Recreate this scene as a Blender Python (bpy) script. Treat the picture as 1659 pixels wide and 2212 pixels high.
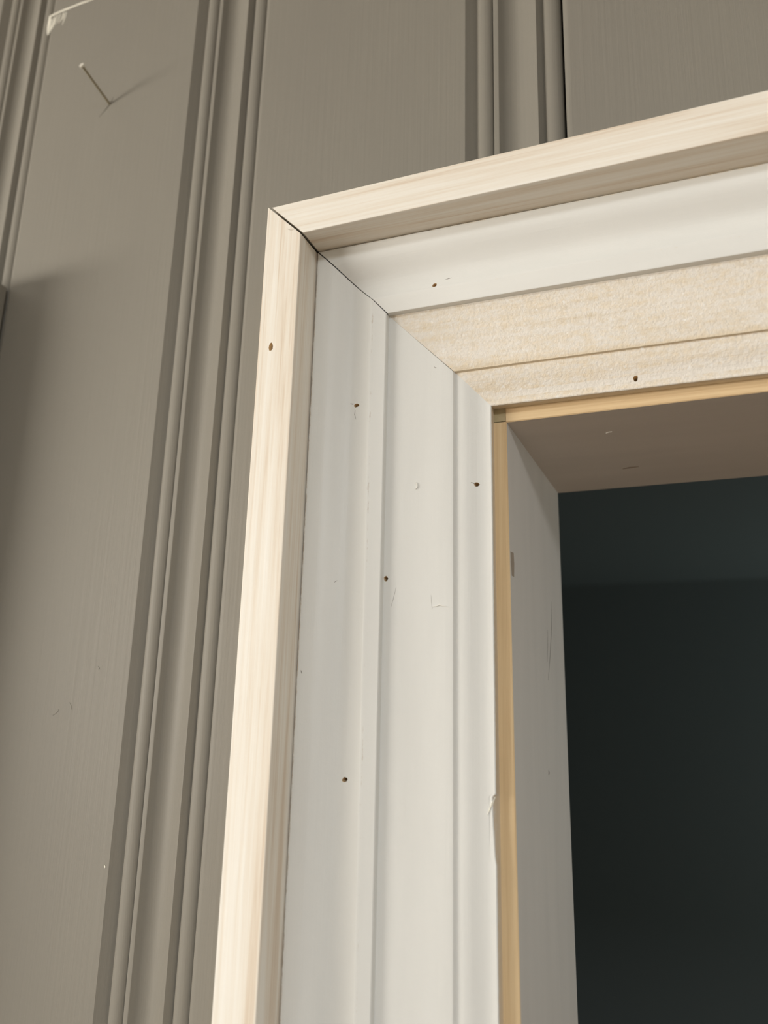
import bpy, bmesh, math, random
from mathutils import Vector, Matrix, noise

for o in list(bpy.data.objects):
    bpy.data.objects.remove(o)
sc = bpy.context.scene
col = sc.collection

# ---------------------------------------------------------------- camera
# World: X right along the planked wall, Y into the wall (wall face at Y=0), Z up.
FW, FH = 1659.0, 2212.0
FPX = 1778.0                                   # focal length in photo pixels
HEAD = 2.04                                    # height of the underside of the head jamb
CAM = Vector((0.0808, -(0.3472 + 0.003), HEAD - 0.1383))
RIGHT = Vector((0.92858825, 0.37019085, 0.02612649)).normalized()
FWD = Vector((-0.36412446, 0.89524758, 0.25679788)).normalized()
RIGHT = (RIGHT - FWD * RIGHT.dot(FWD)).normalized()
UP = RIGHT.cross(FWD).normalized()
cam_data = bpy.data.cameras.new('camera')
cam = bpy.data.objects.new('camera', cam_data)
col.objects.link(cam)
m = Matrix((RIGHT, UP, -FWD)).transposed().to_4x4()
m.translation = CAM
cam.matrix_world = m
cam_data.sensor_fit = 'VERTICAL'
cam_data.sensor_height = 36.0
cam_data.lens = FPX / FH * 36.0
cam_data.clip_start = 0.01
cam_data.dof.use_dof = True
cam_data.dof.focus_distance = 0.385
cam_data.dof.aperture_fstop = 7.5
sc.camera = cam

# ---------------------------------------------------------------- light and exposure
sc.view_settings.view_transform = 'Standard'
sc.view_settings.look = 'None'
sc.view_settings.gamma = 1.0
sc.view_settings.use_curve_mapping = False
sc.view_settings.exposure = 0.0
sc.cycles.use_denoising = True
sc.cycles.sample_clamp_indirect = 6.0

world = bpy.data.worlds.new('world')
sc.world = world
world.use_nodes = True
bg = world.node_tree.nodes['Background']
bg.inputs['Color'].default_value = (0.80, 0.88, 1.0, 1)
bg.inputs['Strength'].default_value = 0.6

ROOM_L, ROOM_R, ROOM_B, CEIL = -1.75, 2.3, -3.4, 2.62
WIN_Y0, WIN_Y1, WIN_Z0, WIN_Z1 = -2.3, -0.6, 1.94, 2.20


def area(name, loc, direction, sx, sy, power, color):
    l = bpy.data.lights.new(name, 'AREA')
    l.shape = 'RECTANGLE'
    l.size, l.size_y = sx, sy
    l.energy = power
    l.color = color
    o = bpy.data.objects.new(name, l)
    col.objects.link(o)
    o.location = loc
    o.rotation_euler = Vector(direction).to_track_quat('-Z', 'Y').to_euler()
    return o


# daylight through the window in the wall on the left
area('window_left_offscreen', (ROOM_L - 0.03, (WIN_Y0 + WIN_Y1) / 2, (WIN_Z0 + WIN_Z1) / 2), (1, 0, 0),
     WIN_Y1 - WIN_Y0, WIN_Z1 - WIN_Z0, 51, (1.0, 0.945, 0.86))
# opal ceiling lamp behind the photographer
area('ceiling_lamp_offscreen', (0.75, -1.6, CEIL - 0.10), (0, 0, -1), 0.6, 0.6, 29, (0.92, 0.97, 1.0))
# added dim light before a windowless wall, brightens the dark room beyond the doorway
area('fill_beyond_right_offscreen', (2.28, 2.6, 1.75), (-1, 0, 0), 0.5, 0.9, 18, (0.84, 1.0, 0.97))


# ---------------------------------------------------------------- pixel helpers
def px(x, y, dd=0.0):
    """point seen at photo pixel (x, y) on the plane dd metres proud of the wall face"""
    ray = FWD + RIGHT * ((x - FW / 2) / FPX) - UP * ((y - FH / 2) / FPX)
    t = (-dd - CAM.y) / ray.y
    return CAM + ray * t


def tag(o, label=None, cat=None, group=None, kind=None):
    if label:
        o['label'] = label
    if cat:
        o['category'] = cat
    if group:
        o['group'] = group
    if kind:
        o['kind'] = kind
    return o


def empty(name, loc=(0, 0, 0)):
    o = bpy.data.objects.new(name, None)
    o.empty_display_size = 0.05
    o.location = loc
    col.objects.link(o)
    return o


def mesh_obj(name, verts, faces, mats, parent=None, mat_idx=None, smooth=None, wear=None):
    me = bpy.data.meshes.new(name)
    me.from_pydata([tuple(v) for v in verts], [], faces)
    for mt in (mats if isinstance(mats, (list, tuple)) else [mats]):
        me.materials.append(mt)
    if mat_idx:
        for p, i in zip(me.polygons, mat_idx):
            p.material_index = i
    if wear:
        at = me.attributes.new('wear', 'FLOAT', 'POINT')
        for i, w in enumerate(wear):
            at.data[i].value = w
    bm = bmesh.new()
    bm.from_mesh(me)
    bmesh.ops.recalc_face_normals(bm, faces=bm.faces)
    bm.to_mesh(me)
    bm.free()
    if smooth:
        me.shade_smooth()
        me.set_sharp_from_angle(angle=math.radians(smooth))
    o = bpy.data.objects.new(name, me)
    if smooth:
        wn = o.modifiers.new('normals', 'WEIGHTED_NORMAL')
        wn.keep_sharp = True
    col.objects.link(o)
    if parent:
        o.parent = parent
        o.matrix_parent_inverse = Matrix.Translation(parent.location).inverted()
    return o


def box(name, lo, hi, mat, parent=None, bevel=0.0):
    bm = bmesh.new()
    bmesh.ops.create_cube(bm, size=1.0)
    for v in bm.verts:
        for k in range(3):
            v.co[k] = lo[k] + (v.co[k] + 0.5) * (hi[k] - lo[k])
    if bevel:
        bmesh.ops.bevel(bm, geom=list(bm.edges), offset=bevel, segments=2, affect='EDGES', profile=0.5)
    me = bpy.data.meshes.new(name)
    bm.to_mesh(me)
    bm.free()
    me.materials.append(mat)
    o = bpy.data.objects.new(name, me)
    col.objects.link(o)
    if parent:
        o.parent = parent
        o.matrix_parent_inverse = Matrix.Translation(parent.location).inverted()
    return o


def multibox(name, boxes, mat, parent=None):
    V, F = [], []
    for lo, hi in boxes:
        b = len(V)
        V += [(x, y, z) for x in (lo[0], hi[0]) for y in (lo[1], hi[1]) for z in (lo[2], hi[2])]
        F += [tuple(b + i for i in f) for f in ((0, 1, 3, 2), (4, 6, 7, 5), (0, 4, 5, 1), (2, 3, 7, 6), (0, 2, 6, 4), (1, 5, 7, 3))]
    return mesh_obj(name, V, F, mat, parent)


# ---------------------------------------------------------------- materials
class NT:
    def __init__(self, name):
        self.mat = bpy.data.materials.new(name)
        self.mat.use_nodes = True
        self.t = self.mat.node_tree
        self.b = self.t.nodes['Principled BSDF']

    def n(self, typ, **kw):
        nd = self.t.nodes.new(typ)
        for k, v in kw.items():
            if k in nd.inputs:
                nd.inputs[k].default_value = v
            else:
                setattr(nd, k, v)
        return nd

    def l(self, a, b):
        self.t.links.new(a, b)

    def coords(self, scale, loc=(0, 0, 0)):
        tc = self.n('ShaderNodeTexCoord')
        mp = self.n('ShaderNodeMapping')
        mp.inputs['Scale'].default_value = scale
        mp.inputs['Location'].default_value = loc
        self.l(tc.outputs['Object'], mp.inputs['Vector'])
        return mp.outputs['Vector']

    def noise(self, scale, detail=4.0, rough=0.55, loc=(0, 0, 0)):
        nz = self.n('ShaderNodeTexNoise')
        nz.inputs['Scale'].default_value = 1.0
        nz.inputs['Detail'].default_value = detail
        nz.inputs['Roughness'].default_value = rough
        self.l(self.coords(scale, loc), nz.inputs['Vector'])
        return nz.outputs['Fac']

    def ramp(self, fac, stops):
        r = self.n('ShaderNodeValToRGB')
        e = r.color_ramp.elements
        while len(e) < len(stops):
            e.new(0.5)
        for i, (p, c) in enumerate(stops):
            e[i].position = p
            e[i].color = (*c, 1) if len(c) == 3 else c
        self.l(fac, r.inputs['Fac'])
        return r.outputs['Color']

    def mix(self, fac, a, b):
        mx = self.n('ShaderNodeMix', data_type='RGBA')
        for s, v in ((mx.inputs['Factor'], fac), (mx.inputs[6], a), (mx.inputs[7], b)):
            if isinstance(v, (int, float)):
                s.default_value = v
            elif isinstance(v, tuple):
                s.default_value = (*v, 1)
            else:
                self.l(v, s)
        return mx.outputs[2]

    def math(self, op, a, b=0.0, clamp=False):
        mt = self.n('ShaderNodeMath', operation=op, use_clamp=clamp)
        for i, v in enumerate((a, b)):
            if isinstance(v, (int, float)):
                mt.inputs[i].default_value = v
            else:
                self.l(v, mt.inputs[i])
        return mt.outputs[0]

    def bump(self, h, strength, dist):
        bp = self.n('ShaderNodeBump')
        bp.inputs['Strength'].default_value = strength
        bp.inputs['Distance'].default_value = dist
        self.l(h, bp.inputs['Height'])
        self.l(bp.outputs['Normal'], self.b.inputs['Normal'])

    def base(self, c):
        if isinstance(c, tuple):
            self.b.inputs['Base Color'].default_value = (*c, 1)
        else:
            self.l(c, self.b.inputs['Base Color'])


def along(axis, a, c):
    """noise scale: a per metre along the board, c per metre across it"""
    return tuple(a if i == axis else c for i in range(3))


def mat_plain(name, c, rough=0.6, metal=0.0):
    t = NT(name)
    t.base(c)
    t.b.inputs['Roughness'].default_value = rough
    t.b.inputs['Metallic'].default_value = metal
    return t.mat


def mat_wall_paint():
    t = NT('grey_wall_paint')
    big = t.noise((7, 7, 3), 3)
    c = t.ramp(big, [(0.3, (0.222, 0.206, 0.176)), (0.7, (0.243, 0.226, 0.190))])
    t.base(c)
    t.b.inputs['Roughness'].default_value = 0.55
    t.b.inputs['Specular IOR Level'].default_value = 0.22
    brush = t.noise((420, 420, 5), 3, 0.6)
    fine = t.noise((60, 60, 14), 3, 0.5)
    h = t.math('ADD', t.math('MULTIPLY', brush, 0.6), t.math('MULTIPLY', fine, 0.5))
    t.bump(h, 0.20, 0.0016)
    return t.mat


def mat_primer(name, axis, prim, wood, rough=0.55, stipple=0.0, seed=0.0, streak=0.0):
    """thin white primer over wood; the 'wear' attribute says where the wood shows through"""
    t = NT(name)
    at = t.n('ShaderNodeAttribute', attribute_name='wear')
    wear = at.outputs['Fac']
    spots = t.noise(along(axis, 260, 420), 5, 0.7, (seed, seed, seed))
    streaks = t.noise(along(axis, 22, 330), 4, 0.6, (seed + 3, seed, seed))
    s = t.math('ADD', t.math('MULTIPLY', spots, 0.62), t.math('MULTIPLY', streaks, 0.38))
    f = t.math('MULTIPLY', t.math('SUBTRACT', t.math('ADD', s, wear), 0.93), 4.5, clamp=True)
    soft = t.noise(along(axis, 9, 60), 3, 0.5, (seed + 1, seed, 2))
    p2 = tuple(v * 0.94 for v in prim)
    c0 = t.ramp(soft, [(0.3, p2), (0.7, prim)])
    w2 = tuple(v * 0.86 for v in wood)
    g = t.noise(along(axis, 6, 260), 4, 0.6, (seed, 1, 5))
    cw = t.ramp(g, [(0.35, w2), (0.65, wood)])
    out = t.mix(f, c0, cw)
    if stipple:
        sp = t.noise((330, 330, 330), 2, 0.5, (seed, 4, 4))
        out = t.mix(t.math('MULTIPLY', t.math('SUBTRACT', sp, 0.66), 9.0, clamp=True), out, (0.86, 0.84, 0.80))
    t.base(out)
    t.b.inputs['Roughness'].default_value = rough
    t.b.inputs['Specular IOR Level'].default_value = 0.3
    br = t.noise(along(axis, 10, 520), 3, 0.6, (seed, 7, 0))
    st = t.noise((650, 650, 650), 3, 0.6, (seed, 9, 0))
    h = t.math('ADD', t.math('MULTIPLY', br, 0.45 + streak), t.math('MULTIPLY', st, 0.25 + stipple))
    t.bump(h, 0.14 + 0.25 * stipple, 0.0012)
    return t.mat


def mat_wood(name, axis, stops, rough=0.6, seed=0.0, bump=0.1, knots=True):
    t = NT(name)
    g = t.noise(along(axis, 5, 190), 5, 0.6, (seed, seed, seed))
    fine = t.noise(along(axis, 18, 900), 3, 0.6, (seed, 2, 1))
    s = t.math('ADD', t.math('MULTIPLY', g, 0.72), t.math('MULTIPLY', fine, 0.28))
    t.base(t.ramp(s, stops))
    t.b.inputs['Roughness'].default_value = rough
    t.b.inputs['Specular IOR Level'].default_value = 0.2
    t.bump(s, bump, 0.0012)
    return t.mat


M_WALL = mat_wall_paint()
BAND_STOPS = [(0.36, (0.68, 0.575, 0.46)), (0.45, (0.775, 0.705, 0.605)), (0.54, (0.82, 0.775, 0.695)), (0.64, (0.85, 0.82, 0.755))]
M_BAND_V = mat_wood('whitewashed_pine_upright', 2, BAND_STOPS, 0.55, 1.3, 0.16)
M_BAND_H = mat_wood('whitewashed_pine_level', 0, BAND_STOPS, 0.55, 4.1, 0.16)
M_COVE_V = mat_primer('white_primer_upright', 2, (0.79, 0.79, 0.76), (0.50, 0.41, 0.32), 0.42, 0.0, 2.0)
M_COVE_H = mat_primer('white_primer_level', 0, (0.79, 0.79, 0.76), (0.76, 0.66, 0.52), 0.42, 0.0, 5.0)
M_FLAT_V = mat_primer('white_primer_flat_upright', 2, (0.79, 0.79, 0.76), (0.74, 0.64, 0.50), 0.5, 0.0, 8.0)
M_FLAT_H = mat_primer('thin_primer_flat_level', 0, (0.80, 0.755, 0.685), (0.78, 0.675, 0.52), 0.7, 0.9, 11.0)
PINE_STOPS = [(0.30, (0.58, 0.40, 0.22)), (0.48, (0.72, 0.54, 0.32)), (0.68, (0.80, 0.63, 0.40))]
M_PINE_V = mat_wood('bare_pine_upright', 2, PINE_STOPS, 0.6, 3.0, 0.08)
M_PINE_H = mat_wood('bare_pine_level', 0, PINE_STOPS, 0.6, 6.0, 0.08)
M_PINE_END = mat_wood('bare_pine_end', 1, [(0.3, (0.42, 0.35, 0.21)), (0.7, (0.54, 0.45, 0.28))], 0.8, 6.0, 0.08)
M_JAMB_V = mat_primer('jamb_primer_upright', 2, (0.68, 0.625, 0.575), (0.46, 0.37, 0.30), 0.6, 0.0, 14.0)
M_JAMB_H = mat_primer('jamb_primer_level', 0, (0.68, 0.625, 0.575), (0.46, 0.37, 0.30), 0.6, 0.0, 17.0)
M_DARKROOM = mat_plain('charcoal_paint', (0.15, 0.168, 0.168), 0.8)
M_STEEL = mat_plain('dull_steel', (0.33, 0.33, 0.32), 0.42, 0.9)
M_NAIL = mat_plain('galvanised_nail', (0.30, 0.27, 0.19), 0.5, 0.35)
M_NAILHEAD = mat_plain('bright_nail_head', (0.75, 0.72, 0.64), 0.35, 0.3)
M_CREAM = mat_plain('bare_cream_wood', (0.86, 0.83, 0.72), 0.8)
M_ROOM = mat_plain('off_white_wall_paint', (0.62, 0.60, 0.56), 0.8)
M_CEILM = mat_plain('white_ceiling_paint', (0.75, 0.75, 0.74), 0.9)


def mat_floor():
    t = NT('oiled_oak')
    g = t.noise((3, 60, 10), 5)
    t.base(t.ramp(g, [(0.3, (0.27, 0.175, 0.10)), (0.7, (0.38, 0.255, 0.15))]))
    t.b.inputs['Roughness'].default_value = 0.45
    return t.mat


M_FLOOR = mat_floor()

# ---------------------------------------------------------------- room shell
FAR = 3.05           # far wall of the dark room behind the doorway
BACK = 0.120         # rear face of the planked wall
DOOR_W = 0.76
tag(box('floor', (ROOM_L - 0.1, ROOM_B - 0.1, -0.08), (ROOM_R + 0.1, FAR + 0.1, 0.0), M_FLOOR), kind='structure')
tag(box('ceiling', (ROOM_L - 0.1, ROOM_B - 0.1, CEIL), (ROOM_R + 0.1, BACK, CEIL + 0.08), M_CEILM), kind='structure')
tag(box('ceiling_beyond', (ROOM_L - 0.1, BACK, 2.50), (ROOM_R + 0.1, FAR + 0.1, 2.58), M_DARKROOM), kind='structure')
tag(box('wall_back', (ROOM_L, ROOM_B - 0.1, 0), (ROOM_R, ROOM_B, CEIL), M_ROOM), kind='structure')
tag(box('wall_right', (ROOM_R, ROOM_B - 0.1, 0), (ROOM_R + 0.1, BACK, CEIL), M_ROOM), kind='structure')
tag(multibox('wall_left', [
    ((ROOM_L - 0.1, ROOM_B - 0.1, 0), (ROOM_L, WIN_Y0, CEIL)),
    ((ROOM_L - 0.1, WIN_Y1, 0), (ROOM_L, BACK, CEIL)),
    ((ROOM_L - 0.1, WIN_Y0, 0), (ROOM_L, WIN_Y1, WIN_Z0)),
    ((ROOM_L - 0.1, WIN_Y0, WIN_Z1), (ROOM_L, WIN_Y1, CEIL))], M_ROOM), kind='structure')
tag(box('wall_beyond', (ROOM_L, FAR, 0), (ROOM_R, FAR + 0.1, 2.50), M_DARKROOM), kind='structure')
tag(box('wall_beyond_left', (ROOM_L - 0.1, BACK, 0), (ROOM_L, FAR + 0.1, 2.50), M_DARKROOM), kind='structure')
tag(box('wall_beyond_right', (ROOM_R, BACK, 0), (ROOM_R + 0.1, FAR + 0.1, 2.50), M_DARKROOM), kind='structure')

# the planked wall: a core with the door opening, planks in front of it
JT = 0.018
OX0, OX1, OZ = -JT - 0.004, DOOR_W + JT + 0.004, HEAD + JT + 0.004
PT = 0.014          # plank thickness
wall = tag(multibox('wall_front', [
    ((ROOM_L, PT, 0), (OX0, BACK, CEIL)),
    ((OX1, PT, 0), (ROOM_R, BACK, CEIL)),
    ((OX0, PT, OZ), (OX1, BACK, CEIL))], M_DARKROOM), kind='structure')

# plank profile: (distance from the right-hand joint, depth below the face), mm
PROF = [(-51.4, 0.0), (-51.0, 0.0), (-50.7, -0.22), (-45.9, -3.75), (-45.5, -3.85)]
for i in range(11):                                 # first bead
    a = math.pi * i / 10
    PROF.append((-40.9 - 4.3 * math.cos(a), -3.85 + 2.6 * math.sin(a) + 0.3 * i / 10))
PROF += [(-36.4, -3.5), (-36.1, -2.3), (-35.7, -2.1), (-33.6, -2.0), (-33.2, -2.15)]   # fillet
for i in range(1, 15):                              # cove
    q = i / 14
    PROF.append((-33.2 + 20.2 * q, -2.15 - 4.6 * math.sin(math.pi * min(1, q * 0.9 + 0.1)) * (1 - 0.3 * q) + 0.45 * (1 - q) * 3 * q + 1.95 * q * q))
PROF += [(-12.7, -0.2), (-12.4, -0.5), (-10.0, -3.4), (-9.6, -3.5)]
for i in range(11):                                 # second bead
    a = math.pi * i / 10
    PROF.append((-5.1 - 4.5 * math.cos(a), -3.5 + 2.7 * math.sin(a) - 0.4 * i / 10))
PROF += [(-0.45, -4.2), (-0.35, -9.0)]
PROF = [(a / 1000, 1.15 * b / 1000) for a, b in PROF]
PITCH = 0.1786
JOINTS = [0.0291 + PITCH * k for k in range(-10, 13)]


def extrude_profile(poly, z0, z1, V, F):
    b, n = len(V), len(poly)
    V += [(x, y, z0) for x, y in poly] + [(x, y, z1) for x, y in poly]
    F += [(b + i, b + (i + 1) % n, b + n + (i + 1) % n, b + n + i) for i in range(n)]
    F += [tuple(b + i for i in range(n)), tuple(b + n + i for i in range(n))]


def plank_poly(x0, x1):
    xl = max(x0, ROOM_L + 0.001)
    pts = [(xl, 0.0035), (xl + 0.0004, 0.0012), (xl + 0.0013, 0.0003), (xl + 0.0028, 0.0), (xl + 0.0034, 0.0)]
    pts += [(x1 + a, -b) for a, b in PROF if x1 + a > xl + 0.004]
    pts += [(x1 - 0.00035, PT), (xl, PT)]
    return pts


def clip_poly(poly, xa, xb):
    """keep xa..xb of a profile polygon (Sutherland-Hodgman on two planes)"""
    for lim, sgn in ((xa, 1), (xb, -1)):
        out = []
        for i in range(len(poly)):
            p, q = poly[i - 1], poly[i]
            ip, iq = (p[0] - lim) * sgn >= 0, (q[0] - lim) * sgn >= 0
            if ip != iq:
                t = (lim - p[0]) / (q[0] - p[0])
                out.append((lim, p[1] + t * (q[1] - p[1])))
            if iq:
                out.append(q)
        poly = out
        if not poly:
            break
    return poly


planks = []
for k in range(len(JOINTS) - 1):
    x0, x1 = JOINTS[k], JOINTS[k + 1]
    if x1 < ROOM_L + 0.05 or x0 > ROOM_R - 0.06:
        continue
    gap = 0.0007 if abs(x0 - 0.0291) < 1e-4 else 0.0       # one joint has opened up
    poly = clip_poly(plank_poly(x0 + gap, x1), ROOM_L, ROOM_R)
    V, F = [], []
    ox0, ox1, oz = OX0 - 0.004, OX1 + 0.004, OZ + 0.004
    if x1 <= ox0 or x0 >= ox1:
        extrude_profile(poly, 0.0, CEIL, V, F)
    else:
        extrude_profile(poly, oz, CEIL, V, F)
        for a, b in ((x0 - 1, ox0), (ox1, x1 + 1)):
            low = clip_poly(poly, a, b)
            if len(low) > 2 and max(p[0] for p in low) - min(p[0] for p in low) > 0.002:
                extrude_profile(low, 0.0, oz, V, F)
    pl = mesh_obj('plank', V, F, M_WALL, wall, smooth=38)
    planks.append((x0, x1, pl))


def plank_at(x):
    return next(p for a, b, p in planks if a <= x < b)


# ---------------------------------------------------------------- door trim
# Each arris of the mouldings: depth proud of the wall, its mitre pixel on the upright and on the
# head, where the upright's arris leaves the picture below (x at y=2212) and the head's on the right (y at x=1659)
ZC, XC = HEAD - 0.30, 0.125


class Arris:
    def __init__(self, dd, leg, head, bottom_x, right_y):
        self.dd = dd
        self.lt, self.lb = px(*leg, dd), px(bottom_x, FH, dd)
        self.ht, self.hr = px(*head, dd), px(FW, right_y, dd)

    def leg_x(self, z):
        z = max(z, ZC)
        t = (z - self.lt.z) / (self.lb.z - self.lt.z)
        return self.lt.x + t * (self.lb.x - self.lt.x)

    def head_z(self, x):
        x = min(x, XC)
        t = (x - self.ht.x) / (self.hr.x - self.ht.x)
        return self.ht.z + t * (self.hr.z - self.ht.z)


A = {
    'band_out': Arris(0.0454, (578, 447.2), (586.5, 447.6), 455, 193),
    'band_in': Arris(0.0456, (649.7, 504.5), (655, 502.2), 552.6, 283.4),
    'band_base': Arris(0.0274, (683.5, 545), (687, 541.5), 600, 348.5),
    'cove_top': Arris(0.0274, (684.3, 544.3), (686.3, 542.6), 600, 348.5),
    'cove_end': Arris(0.0222, (805.3, 648.3), (808, 648.6), 769, 499),
    'fil_in': Arris(0.0210, (835.2, 677.2), (837.2, 676.2), 801, 538.7),
    'fil_step': Arris(0.0174, (840.3, 682.7), (840.3, 682.7), 808, 548.8),
    'flat_in': Arris(0.0122, (979.5, 803), (980.5, 802.5), 979, 711.5),
    'flat_step': Arris(0.0104, (984.5, 806.5), (984.5, 806.5), 986.5, 714.5),
    'inner': Arris(0.0064, (1061.4, 876.8), (1061.4, 876.8), 1077.8, 806),
    'ret': Arris(0.0000, (1066.4, 885.0), (1066.4, 885.0), 1087.4, 815.5),
    'jamb': Arris(0.0000, (1094, 912), (1094, 912), 1125, 845.4),
    'jamb_back': Arris(-0.120, (1205, 1065), (1205, 1065), 1248.7, 1027),
}


def prof(entries):
    """entries: (arris a, arris b, t, depth mm or None, wear) -> resolved profile vertices"""
    return entries


def vert_leg(e, z=None):
    a, b, t, dd, w = e
    A0, A1 = A[a], A[b]
    d = A0.dd + (A1.dd - A0.dd) * t if dd is None else dd / 1000
    if z is None:
        x = A0.lt.x + (A1.lt.x - A0.lt.x) * t
        z = A0.lt.z + (A1.lt.z - A0.lt.z) * t
    else:
        x = A0.leg_x(z) + (A1.leg_x(z) - A0.leg_x(z)) * t
    return Vector((x, -d, z))


def vert_head(e, x=None):
    a, b, t, dd, w = e
    A0, A1 = A[a], A[b]
    d = A0.dd + (A1.dd - A0.dd) * t if dd is None else dd / 1000
    if x is None:
        x = A0.ht.x + (A1.ht.x - A0.ht.x) * t
        z = A0.ht.z + (A1.ht.z - A0.ht.z) * t
    else:
        z = A0.head_z(x) + (A1.head_z(x) - A0.head_z(x)) * t
    return Vector((x, -d, z))


def loft(name, sections, mat, parent, wear, smooth=30, mat_of=None):
    n = len(sections[0])
    V = [v for s in sections for v in s]
    F, MI = [], []
    for s in range(len(sections) - 1):
        for i in range(n):
            j = (i + 1) % n
            F.append((s * n + i, s * n + j, (s + 1) * n + j, (s + 1) * n + i))
            MI.append(mat_of(i) if mat_of else 0)
    F.append(tuple(range(n)))
    F.append(tuple(range((len(sections) - 1) * n, len(sections) * n)))
    MI += [0, 0]
    wr = [w for s in sections for w in wear] if wear else None
    return mesh_obj(name, V, F, mat, parent, MI, smooth, wr)


def lerp(a, b, t):
    return a + (b - a) * t


def build_member(part, entries, mats_v, mats_h, parent, labels, smooth=30, mat_of=None, zrows=None, edit=None):
    wear = [e[4] for e in entries]
    # upright beside the grooved planks
    rows = [HEAD + z for z in (zrows or [-0.03, -0.15, -0.30])] + [0.0]
    secs = [[vert_leg(e) for e in entries]] + [[vert_leg(e, z) for e in entries] for z in rows]
    if edit:
        edit(secs, entries)
    leg = loft(part, secs, mats_v, parent, wear, smooth, mat_of)
    # head
    tops = [vert_head(e) for e in entries]
    hr = [[vert_head(e, x) for e in entries] for x in (XC,)]
    end = []
    for e in entries:
        z = vert_head(e, 1.0).z
        end.append(Vector((DOOR_W + (z - HEAD), vert_head(e, 1.0).y, z)))
    head = loft(part, [tops] + hr + [end], mats_h, parent, wear, smooth, mat_of)
    # far upright
    low = [Vector((v.x, v.y, 0.0)) for v in end]
    top2 = [Vector((v.x + 0.0002, v.y, v.z)) for v in end]
    far = loft(part, [top2, low], mats_v, parent, wear, smooth, mat_of)
    for o, lb in zip((leg, head, far), labels):
        if lb:
            o['label'] = lb
    return leg, head, far


B = 'band_out', 'band_in'
# backband: square strip with eased edges
band_prof = [
    ('band_out', 'band_in', 0.0, 0.0, 0), ('band_out', 'band_in', 0.0, 44.7, 0), ('band_out', 'band_in', 0.015, 45.2, 0), ('band_out', 'band_in', 0.045, 45.45, 0),
    ('band_out', 'band_in', 0.955, 45.6, 0), ('band_out', 'band_in', 0.985, 45.4, 0), ('band_in', 'band_base', 0.0, 44.8, 0),
    ('band_in', 'band_base', 1.0, None, 0), ('band_base', 'cove_end', 0.0, 0.0, 0)]
trim1 = tag(empty('trim_1', (DOOR_W / 2, 0, 0)), kind='structure')
band_leg, band_head, band_far = build_member('backband_strip', band_prof, M_BAND_V, M_BAND_H, trim1,
    ('upright whitewashed pine backband strip with a nail hole', 'level whitewashed pine backband strip over the door head', None))

# cove moulding with its fillet
cove_prof = [('cove_top', 'cove_end', 0.0, 1.0, 0.0), ('cove_top', 'cove_end', 0.004, 26.4, 0.55), ('cove_top', 'cove_end', 0.02, 27.1, 0.6),
             ('cove_top', 'cove_end', 0.05, 27.45, 0.30), ('cove_top', 'cove_end', 0.09, 27.5, 0.05), ('cove_top', 'cove_end', 0.16, 27.35, 0.0)]
for i in range(0, 19):
    q = i / 18
    t_ = 0.20 + 0.76 * q
    if q < 0.66:
        u_ = q / 0.66
        d_ = 27.15 - 6.9 * u_ * u_ * (3 - 2 * u_)
    else:
        d_ = 20.25 + 2.05 * ((q - 0.66) / 0.34) ** 2
    cove_prof.append(('cove_top', 'cove_end', t_, d_, 0.0))
cove_prof += [('cove_top', 'cove_end', 0.975, 22.4, 0.30), ('cove_end', 'fil_in', 0.03, 22.3, 0.42), ('cove_end', 'fil_in', 0.15, 22.1, 0.1),
              ('cove_end', 'fil_in', 0.93, 21.05, 0.05), ('cove_end', 'fil_in', 0.985, 20.7, 0.3),
              ('fil_in', 'fil_step', 0.8, 17.6, 0.1), ('fil_in', 'fil_step', 0.8, 1.0, 0.0)]
trim2 = tag(empty('trim_2', (DOOR_W / 2, 0, 0)), kind='structure')
cove_leg, cove_head, cove_far = build_member('cove_moulding', cove_prof, M_COVE_V, M_COVE_H, trim2,
    ('upright white primed cove moulding with two nail holes', 'level white primed cove moulding with one nail hole', None), smooth=32)

# flat casing board with its small inner ogee
flat_prof = [('fil_in', 'fil_step', 0.85, 1.0, 0.0), ('fil_in', 'fil_step', 0.85, 17.4, 0.0), ('fil_step', 'flat_in', 0.02, 17.35, 0.1)]
for i in range(1, 8):
    q = i / 8
    flat_prof.append(('fil_step', 'flat_in', q, 17.4 - 5.1 * q - 0.25 * math.sin(math.pi * q), 0.1))
flat_prof += [('fil_step', 'flat_in', 0.965, 12.35, 0.22), ('fil_step', 'flat_in', 0.995, 12.0, 0.25), ('flat_in', 'flat_step', 0.9, 10.5, 0.2)]
for i in range(0, 13):
    q = i / 12
    s_ = q * q * (3 - 2 * q)
    bulge = 0.55 * math.sin(math.pi * q * 2)
    flat_prof.append(('flat_step', 'inner', 0.02 + 0.95 * q, 10.4 - 4.0 * s_ + 0.35 * bulge, 0.12))
flat_prof += [('flat_step', 'inner', 0.993, 6.1, 0.5), ('inner', 'ret', 0.95, 0.25, 0.9), ('inner', 'ret', 1.0, -0.6, 0.9)]
flat_prof[0] = ('fil_in', 'fil_step', 0.85, -0.0, 0.0)
flat_prof[-1] = ('inner', 'ret', 1.0, 0.0, 0.9)
FWEAR_H = []
flat_head_prof = [(a, b, t, d, (w + 0.40 if w < 0.3 else w)) for a, b, t, d, w in flat_prof]
flat_head_prof = [(a, b, t, d, (0.85 if (b == 'flat_in' and t > 0.98) or (a == 'flat_in') else w)) for a, b, t, d, w in flat_head_prof]

trim3 = tag(empty('trim_3', (DOOR_W / 2, 0, 0)), kind='structure')
chip_z = (px(1070, 1715, 0.006).z, px(1072, 1722, 0.006).z, px(1074, 1760, 0.006).z, px(1076, 1850, 0.006).z, px(1077, 1870, 0.006).z)


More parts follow.
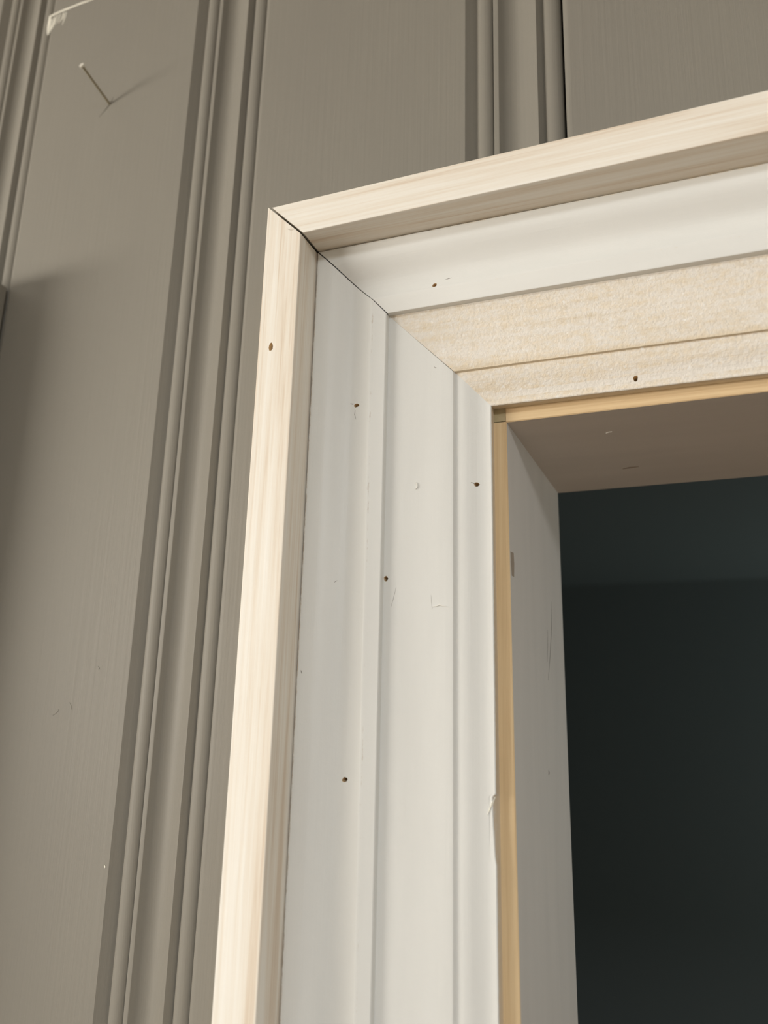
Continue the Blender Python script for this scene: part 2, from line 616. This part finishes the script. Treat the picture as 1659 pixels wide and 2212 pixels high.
def chip(secs, entries):
    # torn inner edge: the arris drops away between two heights
    nseg = len(entries)
    for s in secs[1:-1]:
        z = s[0].z
        if chip_z[3] - 1e-5 <= z <= chip_z[1] + 1e-5:
            k = 0.0013 if z > chip_z[3] + 1e-4 else 0.0005
            for i in range(nseg - 5, nseg - 2):
                s[i].x -= k


zr = sorted({-0.03, -0.30, *[z - HEAD for z in chip_z]}, reverse=True)
flat_leg = build_member('casing_board', flat_prof, M_FLAT_V, M_FLAT_H, trim3, (None, None, None), smooth=32, zrows=zr, edit=chip)
for o in flat_leg[1:]:
    pass
wh = flat_leg[1].data.attributes['wear']
for i in range(len(wh.data)):
    wh.data[i].value = flat_head_prof[i % len(flat_prof)][4]
flat_leg[0]['label'] = 'upright smooth white primed casing board with a torn inner edge'
flat_leg[1]['label'] = 'level casing board with rough thin primer showing yellow wood'
flat_board, flat_head, flat_far = flat_leg

# jamb: bare pine front edge, primed inner face
trim4 = tag(empty('trim_4', (DOOR_W / 2, 0.06, 0)), kind='structure')
jl, jb = A['jamb'], A['jamb_back']
crack_z = px(1080, 911.5, 0.0).z


def jamb_leg_section(z, wear=0.1):
    xf = jl.leg_x(z)
    xb = jb.leg_x(z)
    xo = xf - JT
    return [Vector((xo, 0, z)), Vector((xf - 0.0004, 0, z)), Vector((xf, 0.0004, z)), Vector((xb, BACK, z)), Vector((xo, BACK, z))]


def jamb_top(z):
    s = jamb_leg_section(z)
    s[3].z = s[4].z = jb.lt.z
    s[3].x = jb.lt.x
    return s


jr = [jamb_top(crack_z - 0.0002)] + [jamb_leg_section(HEAD + z) for z in (-0.06, -0.30)] + [jamb_leg_section(0.0)]
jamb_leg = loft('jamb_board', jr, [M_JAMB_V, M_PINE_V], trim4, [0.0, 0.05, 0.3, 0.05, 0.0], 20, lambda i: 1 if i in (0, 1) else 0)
jamb_leg['label'] = 'upright door jamb board with bare pine front edge'
hx0 = px(1092.3, 885, 0.0).x


def jamb_head_section(x, first=False):
    zf, zb = jl.head_z(x), jb.head_z(x)
    if first:
        zf, zb = jl.head_z(x), jb.ht.z
    zt = HEAD + JT
    xb = x if not first else jb.ht.x - 0.0003
    return [Vector((x, 0, zt)), Vector((x, 0, zf + 0.0004)), Vector((x, 0.0004, zf)), Vector((xb, BACK, zb)), Vector((xb, BACK, zt))]


jh = [jamb_head_section(hx0, True), jamb_head_section(XC), jamb_head_section(DOOR_W)]
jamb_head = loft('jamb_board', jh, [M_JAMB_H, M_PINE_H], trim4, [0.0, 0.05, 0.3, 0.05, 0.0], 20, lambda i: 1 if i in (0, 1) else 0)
jamb_head['label'] = 'level head jamb board with bare pine front edge'
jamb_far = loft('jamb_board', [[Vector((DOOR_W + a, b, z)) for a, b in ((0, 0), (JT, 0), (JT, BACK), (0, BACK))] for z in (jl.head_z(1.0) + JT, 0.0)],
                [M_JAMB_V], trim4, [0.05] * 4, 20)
# dull end of the upright above the crack
horn = loft('jamb_horn', [[Vector((jl.lt.x - JT, 0.0002, z)), Vector((hx0 - 0.0002, 0.0002, z)), Vector((hx0 - 0.0002, 0.06, z)), Vector((jl.lt.x - JT, 0.06, z))]
                          for z in (HEAD + JT, crack_z + 0.00025)], [M_PINE_END], trim4, None, None)
horn['label'] = 'dull end of the upright jamb above a saw cut'

# grey trim board standing proud of the planks on the far left
corner = px(17, 621.5, 0.0)
trim5 = tag(empty('trim_5', (corner.x - 0.06, 0, 0)), kind='structure')
TD = 0.048
b5 = box('trim_board', (corner.x - 0.11, -TD, 0.0), (corner.x, -0.0002, corner.z), M_WALL, trim5, 0.0008)

# ---------------------------------------------------------------- nail holes
random.seed(4)


def apply_boolean(target, cutter):
    md = target.modifiers.new('cut', 'BOOLEAN')
    md.operation = 'DIFFERENCE'
    md.solver = 'EXACT'
    md.object = cutter
    dg = bpy.context.evaluated_depsgraph_get()
    dg.update()
    me = bpy.data.meshes.new_from_object(target.evaluated_get(dg))
    target.modifiers.remove(md)
    target.data = me


def nail_hole(board, x, y, dd, rx, rz, depth, shank=True, lean=0.0):
    """ragged hole punched into a board, with a nail head sunk in it"""
    c = px(x, y, dd)
    V, F = [], []
    n = 9
    rr = [random.uniform(0.78, 1.2) for _ in range(n)]
    for yy, k in ((-0.004, 1.0), (depth, 0.75)):
        for i in range(n):
            a = 2 * math.pi * i / n
            V.append((c.x + rx * k * rr[i] * math.cos(a) + lean * (yy > 0), c.y + yy, c.z + rz * k * rr[i] * math.sin(a)))
    F = [(i, (i + 1) % n, n + (i + 1) % n, n + i) for i in range(n)] + [tuple(range(n)), tuple(range(n, 2 * n))]
    cut = mesh_obj('cutter', V, F, M_PINE_V)
    bpy.context.view_layer.update()
    apply_boolean(board, cut)
    bpy.data.objects.remove(cut)
    if shank:
        bm = bmesh.new()
        bmesh.ops.create_cone(bm, cap_ends=True, segments=10, radius1=min(rx, rz) * 0.55, radius2=min(rx, rz) * 0.5, depth=0.0006,
                              matrix=Matrix.Translation((c.x + lean + 0.0001, c.y + depth - 0.0004, c.z)) @ Matrix.Rotation(math.pi / 2, 4, 'X'))
        me = bpy.data.meshes.new('nail_head')
        bm.to_mesh(me)
        bm.free()
        me.materials.append(M_STEEL)
        o = bpy.data.objects.new('nail_head', me)
        col.objects.link(o)
        o.parent = board


for b in (band_leg, cove_leg, cove_head, flat_board, flat_head):
    b.data.materials.append(M_PINE_V)          # bare wood inside the holes
nail_hole(band_leg, 585, 748, 0.0455, 0.0014, 0.0023, 0.0070)
nail_hole(cove_head, 940, 618, 0.0205, 0.0013, 0.0013, 0.0090, False)
nail_hole(cove_leg, 770, 875, 0.0206, 0.0014, 0.0011, 0.0090, False)
nail_hole(cove_leg, 744, 1684, 0.0207, 0.0014, 0.0012, 0.0080, True)
nail_hole(flat_board, 1029, 1046, 0.0085, 0.0013, 0.0011, 0.0055, True)
nail_hole(flat_head, 1373, 818, 0.0066, 0.0012, 0.0016, 0.0045, True)
nail_hole(flat_board, 833.5, 1250, 0.0172, 0.0010, 0.0014, 0.0110, False)

# ---------------------------------------------------------------- nail left in the plank
nb = px(237, 225, 0.0)
nh = px(178, 143, 0.027)
ax = (nh - nb).normalized()


def tube(name, p0, p1, r0, r1, mat, parent=None, seg=10, rings=()):
    d = (p1 - p0)
    q = Vector((0, 0, 1)).rotation_difference(d.normalized()).to_matrix()
    rows = [(0.0, r0), *rings, (1.0, r1)]
    V, F = [], []
    for t, r in rows:
        for i in range(seg):
            a = 2 * math.pi * i / seg
            V.append(p0 + d * t + q @ Vector((r * math.cos(a), r * math.sin(a), 0)))
    for s in range(len(rows) - 1):
        for i in range(seg):
            F.append((s * seg + i, s * seg + (i + 1) % seg, (s + 1) * seg + (i + 1) % seg, (s + 1) * seg + i))
    F += [tuple(range(seg)), tuple(range((len(rows) - 1) * seg, len(rows) * seg))]
    return mesh_obj(name, V, F, mat, parent, smooth=40)


nail = tag(empty('nail', nb), 'thin steel finishing nail sticking out of a wide grey plank', 'nail')
tube('shank', nb - ax * 0.004, nh, 0.00078, 0.00078, M_NAIL, nail)
tube('head', nh - ax * 0.0004, nh + ax * 0.0010, 0.0013, 0.0017, M_NAILHEAD, nail, 12, ((0.5, 0.0018),))


# ---------------------------------------------------------------- chips and cracks in the wall paint
def ribbon(name, pts, widths, mat, parent, lift=0.00012, dd=0.0):
    """thin sliver following pixel points on the wall face"""
    P = [px(x, y, dd + lift) for x, y in pts]
    V, F = [], []
    for i, p in enumerate(P):
        d = (P[min(i + 1, len(P) - 1)] - P[max(i - 1, 0)]).normalized()
        n = Vector((-d.z, 0, d.x))
        for s in (-1, 1):
            V.append(p + n * widths[i] * s)
        V.append(p + Vector((0, lift, 0)) - n * widths[i])
        V.append(p + Vector((0, lift, 0)) + n * widths[i])
    for i in range(len(P) - 1):
        a, b = 4 * i, 4 * i + 4
        F += [(a, a + 1, b + 1, b), (a + 1, a + 3, b + 3, b + 1), (a + 3, a + 2, b + 2, b + 3), (a + 2, a, b, b + 2)]
    F += [(0, 1, 3, 2), (4 * len(P) - 4, 4 * len(P) - 3, 4 * len(P) - 1, 4 * len(P) - 2)]
    return mesh_obj(name, V, F, mat, parent)


p_nail = plank_at(nb.x)
def split(board, pts, widths, depth=0.003):
    """crack cut into a board: a wedge along photo points on the wall face"""
    P = [px(x, y, 0.0) for x, y in pts]
    d = (P[-1] - P[0]).normalized()
    n = Vector((-d.z, 0, d.x))
    ring = [p + n * w for p, w in zip(P, widths)] + [p - n * w for p, w in reversed(list(zip(P, widths)))]
    k = len(ring)
    V = [v + Vector((0, -0.002, 0)) for v in ring] + [v + Vector((0, depth, 0)) for v in ring]
    F = [(i, (i + 1) % k, k + (i + 1) % k, k + i) for i in range(k)] + [tuple(range(k)), tuple(range(k, 2 * k))]
    cut = mesh_obj('cutter', V, F, M_WALL)
    bpy.context.view_layer.update()
    apply_boolean(board, cut)
    bpy.data.objects.remove(cut)


split(p_nail, [(238, 224), (228, 237), (214, 254)], [0.0005, 0.0003, 0.00008])
split(p_nail, [(238, 222), (242, 217), (246, 208)], [0.0004, 0.00025, 0.00008])
ribbon('paint_chip', [(106, 37), (115, 32), (130, 25), (145, 19), (160, 13), (175, 7), (196, 0), (215, -8)],
       [0.0008, 0.0007, 0.0006, 0.0008, 0.0006, 0.0007, 0.0004, 0.0002], M_CREAM, p_nail)
ribbon('paint_chip', [(108, 37), (106, 48), (104, 60), (102.5, 75)], [0.0009, 0.0010, 0.0009, 0.0003], M_CREAM, p_nail)
for pts, w in (([(118, 36), (115, 52), (108, 70)], 0.0004), ([(125, 31), (119, 45), (113, 62)], 0.0003), ([(131, 30), (126, 42), (118, 55)], 0.0003),
               ([(138, 27), (135, 38), (126, 50)], 0.0004), ([(143, 26), (139, 40), (134, 54)], 0.0003), ([(112, 40), (109, 60), (104, 76)], 0.0005)):
    ribbon('paint_chip', pts, [w, w * 1.3, w * 0.3], M_CREAM, p_nail)
# scuffs laid on the boards where the photograph shows them
M_PRIMER_EDGE = mat_plain('lifted_primer', (0.84, 0.82, 0.77), 0.5)
M_SCUFF = mat_plain('dark_scuff', (0.17, 0.14, 0.12), 0.8)
M_STAIN = mat_plain('old_glue_stain', (0.36, 0.28, 0.21), 0.7)
bpy.context.view_layer.update()
DG = bpy.context.evaluated_depsgraph_get()


def mark(name, board, pts, widths, mat, lift=0.0001):
    """thin raised sliver lying on a board's surface along photo points"""
    inv = board.matrix_world.inverted()
    P, N = [], []
    for x, y in pts:
        ray = (px(x, y, 0.0) - CAM).normalized()
        ok, loc, nor, _ = board.ray_cast(inv @ CAM, inv.to_3x3() @ ray, depsgraph=DG)
        if ok:
            P.append(board.matrix_world @ loc)
            N.append((board.matrix_world.to_3x3() @ nor).normalized())
    if len(P) < 2:
        return None
    widths = widths[:len(P)]
    V, F = [], []
    for i, p in enumerate(P):
        d = (P[min(i + 1, len(P) - 1)] - P[max(i - 1, 0)]).normalized()
        sd = N[i].cross(d).normalized()
        top, low = p + N[i] * lift, p - N[i] * 0.00005
        V += [top - sd * widths[i], top + sd * widths[i], low - sd * widths[i], low + sd * widths[i]]
    for i in range(len(P) - 1):
        a, b = 4 * i, 4 * i + 4
        F += [(a, a + 1, b + 1, b), (a + 1, a + 3, b + 3, b + 1), (a + 3, a + 2, b + 2, b + 3), (a + 2, a, b, b + 2)]
    e = 4 * len(P) - 4
    F += [(0, 1, 3, 2), (e, e + 1, e + 3, e + 2)]
    return mesh_obj(name, V, F, mat, board)


mark('paint_curl', flat_board, [(897, 1042), (900.5, 1046), (901, 1052), (898, 1057)], [0.00006, 0.00028, 0.00028, 0.00006], M_PRIMER_EDGE, 0.0006)
mark('paint_curl', flat_board, [(934, 1311), (943, 1309.5), (949, 1306), (957, 1309), (966, 1311)], [0.00004, 0.0002, 0.0003, 0.0002, 0.00004], M_PRIMER_EDGE, 0.0004)
mark('splinter', flat_board, [(1053, 1760), (1058, 1748), (1063, 1735), (1069, 1721)], [0.00005, 0.0002, 0.0004, 0.0002], M_CREAM, 0.0004)
mark('scuff', flat_board, [(845, 1310), (850, 1292), (856, 1268)], [0.00003, 0.00007, 0.00003], M_SCUFF, 0.00003)
mark('scuff', flat_board, [(938, 792), (941, 795), (943, 794)], [0.00005, 0.00014, 0.00005], M_SCUFF, 0.00003)
mark('scuff', flat_board, [(931, 1285), (932, 1300), (934, 1316)], [0.00002, 0.00005, 0.00002], M_SCUFF, 0.00003)
mark('scuff', cove_leg, [(767, 886), (766, 896), (769, 906)], [0.00008, 0.00012, 0.00003], M_SCUFF, 0.00004)
mark('scuff', cove_leg, [(757, 872), (763, 873), (770, 876)], [0.00005, 0.0002, 0.0003], M_SCUFF, 0.00005)
mark('scuff', cove_leg, [(722, 1258), (726, 1255), (729, 1254)], [0.00005, 0.0001, 0.00004], M_SCUFF, 0.00004)
mark('scuff', cove_leg, [(650, 1448), (651, 1451), (652, 1455)], [0.00008, 0.00016, 0.00008], M_SCUFF, 0.00004)
mark('scuff', cove_head, [(962, 604), (968, 602), (976, 600)], [0.00004, 0.00015, 0.00004], M_SCUFF, 0.00004)
mark('scuff', flat_board, [(1017, 1042), (1024, 1044), (1030, 1046)], [0.00005, 0.0002, 0.0003], M_SCUFF, 0.00005)
mark('scuff', jamb_leg, [(1192, 1300), (1191, 1360), (1188, 1420), (1184, 1470)], [0.0001, 0.0005, 0.0004, 0.0001], M_SCUFF, 0.00003)
mark('scuff', jamb_leg, [(1183, 1360), (1183, 1395), (1182, 1430)], [0.0001, 0.0003, 0.0001], M_SCUFF, 0.00003)
mark('scuff', jamb_leg, [(1185, 1664), (1186, 1669), (1185, 1674)], [0.0005, 0.0011, 0.0005], M_SCUFF, 0.00003)
mark('stain', jamb_leg, [(1106, 1193), (1107, 1215), (1108, 1245)], [0.0030, 0.0032, 0.0022], M_STAIN, 0.00003)
mark('staple', jamb_head, [(1309, 935), (1315, 933), (1322, 932)], [0.0002, 0.0003, 0.0002], M_PRIMER_EDGE, 0.0004)
mark('scuff', jamb_head, [(1345, 1013), (1360, 1010), (1380, 1008)], [0.0004, 0.0012, 0.0004], M_STAIN, 0.00003)
mark('scuff', band_leg, [(620, 494), (628, 497), (636, 496)], [0.00004, 0.00012, 0.00004], M_STAIN, 0.00003)
p_left = plank_at(-0.25)
mark('dent', p_left, [(113, 1545), (121, 1538), (127, 1533)], [0.0003, 0.0007, 0.0003], M_WALL, 0.00018)
mark('dent', p_left, [(150, 1518), (153, 1525), (155, 1532)], [0.0002, 0.0004, 0.0002], M_WALL, 0.00018)
mark('dent', p_left, [(211, 1440), (213, 1443), (214, 1446)], [0.0003, 0.0005, 0.0003], M_WALL, 0.00018)
mark('paint_chip', p_left, [(226, 1869), (227, 1872), (227, 1875)], [0.0001, 0.0003, 0.0001], M_CREAM, 0.0002)

for nm, lb, ct in (('trim_1', 'square whitewashed pine backband framing the doorway', 'door trim'),
                   ('trim_2', 'white primed cove moulding just inside the pine backband', 'door trim'),
                   ('trim_3', 'flat casing boards between the cove moulding and the bare pine jamb', 'door trim'),
                   ('trim_4', 'door jamb with bare pine front edge around the dark opening', 'door jamb'),
                   ('trim_5', 'grey trim board standing proud of the grooved grey planks', 'trim board'),
                   ('wall_front', 'grey painted wall of wide grooved planks', 'wall'),
                   ('wall_beyond', 'dark wall of the room beyond the doorway', 'wall')):
    tag(bpy.data.objects[nm], lb, ct)
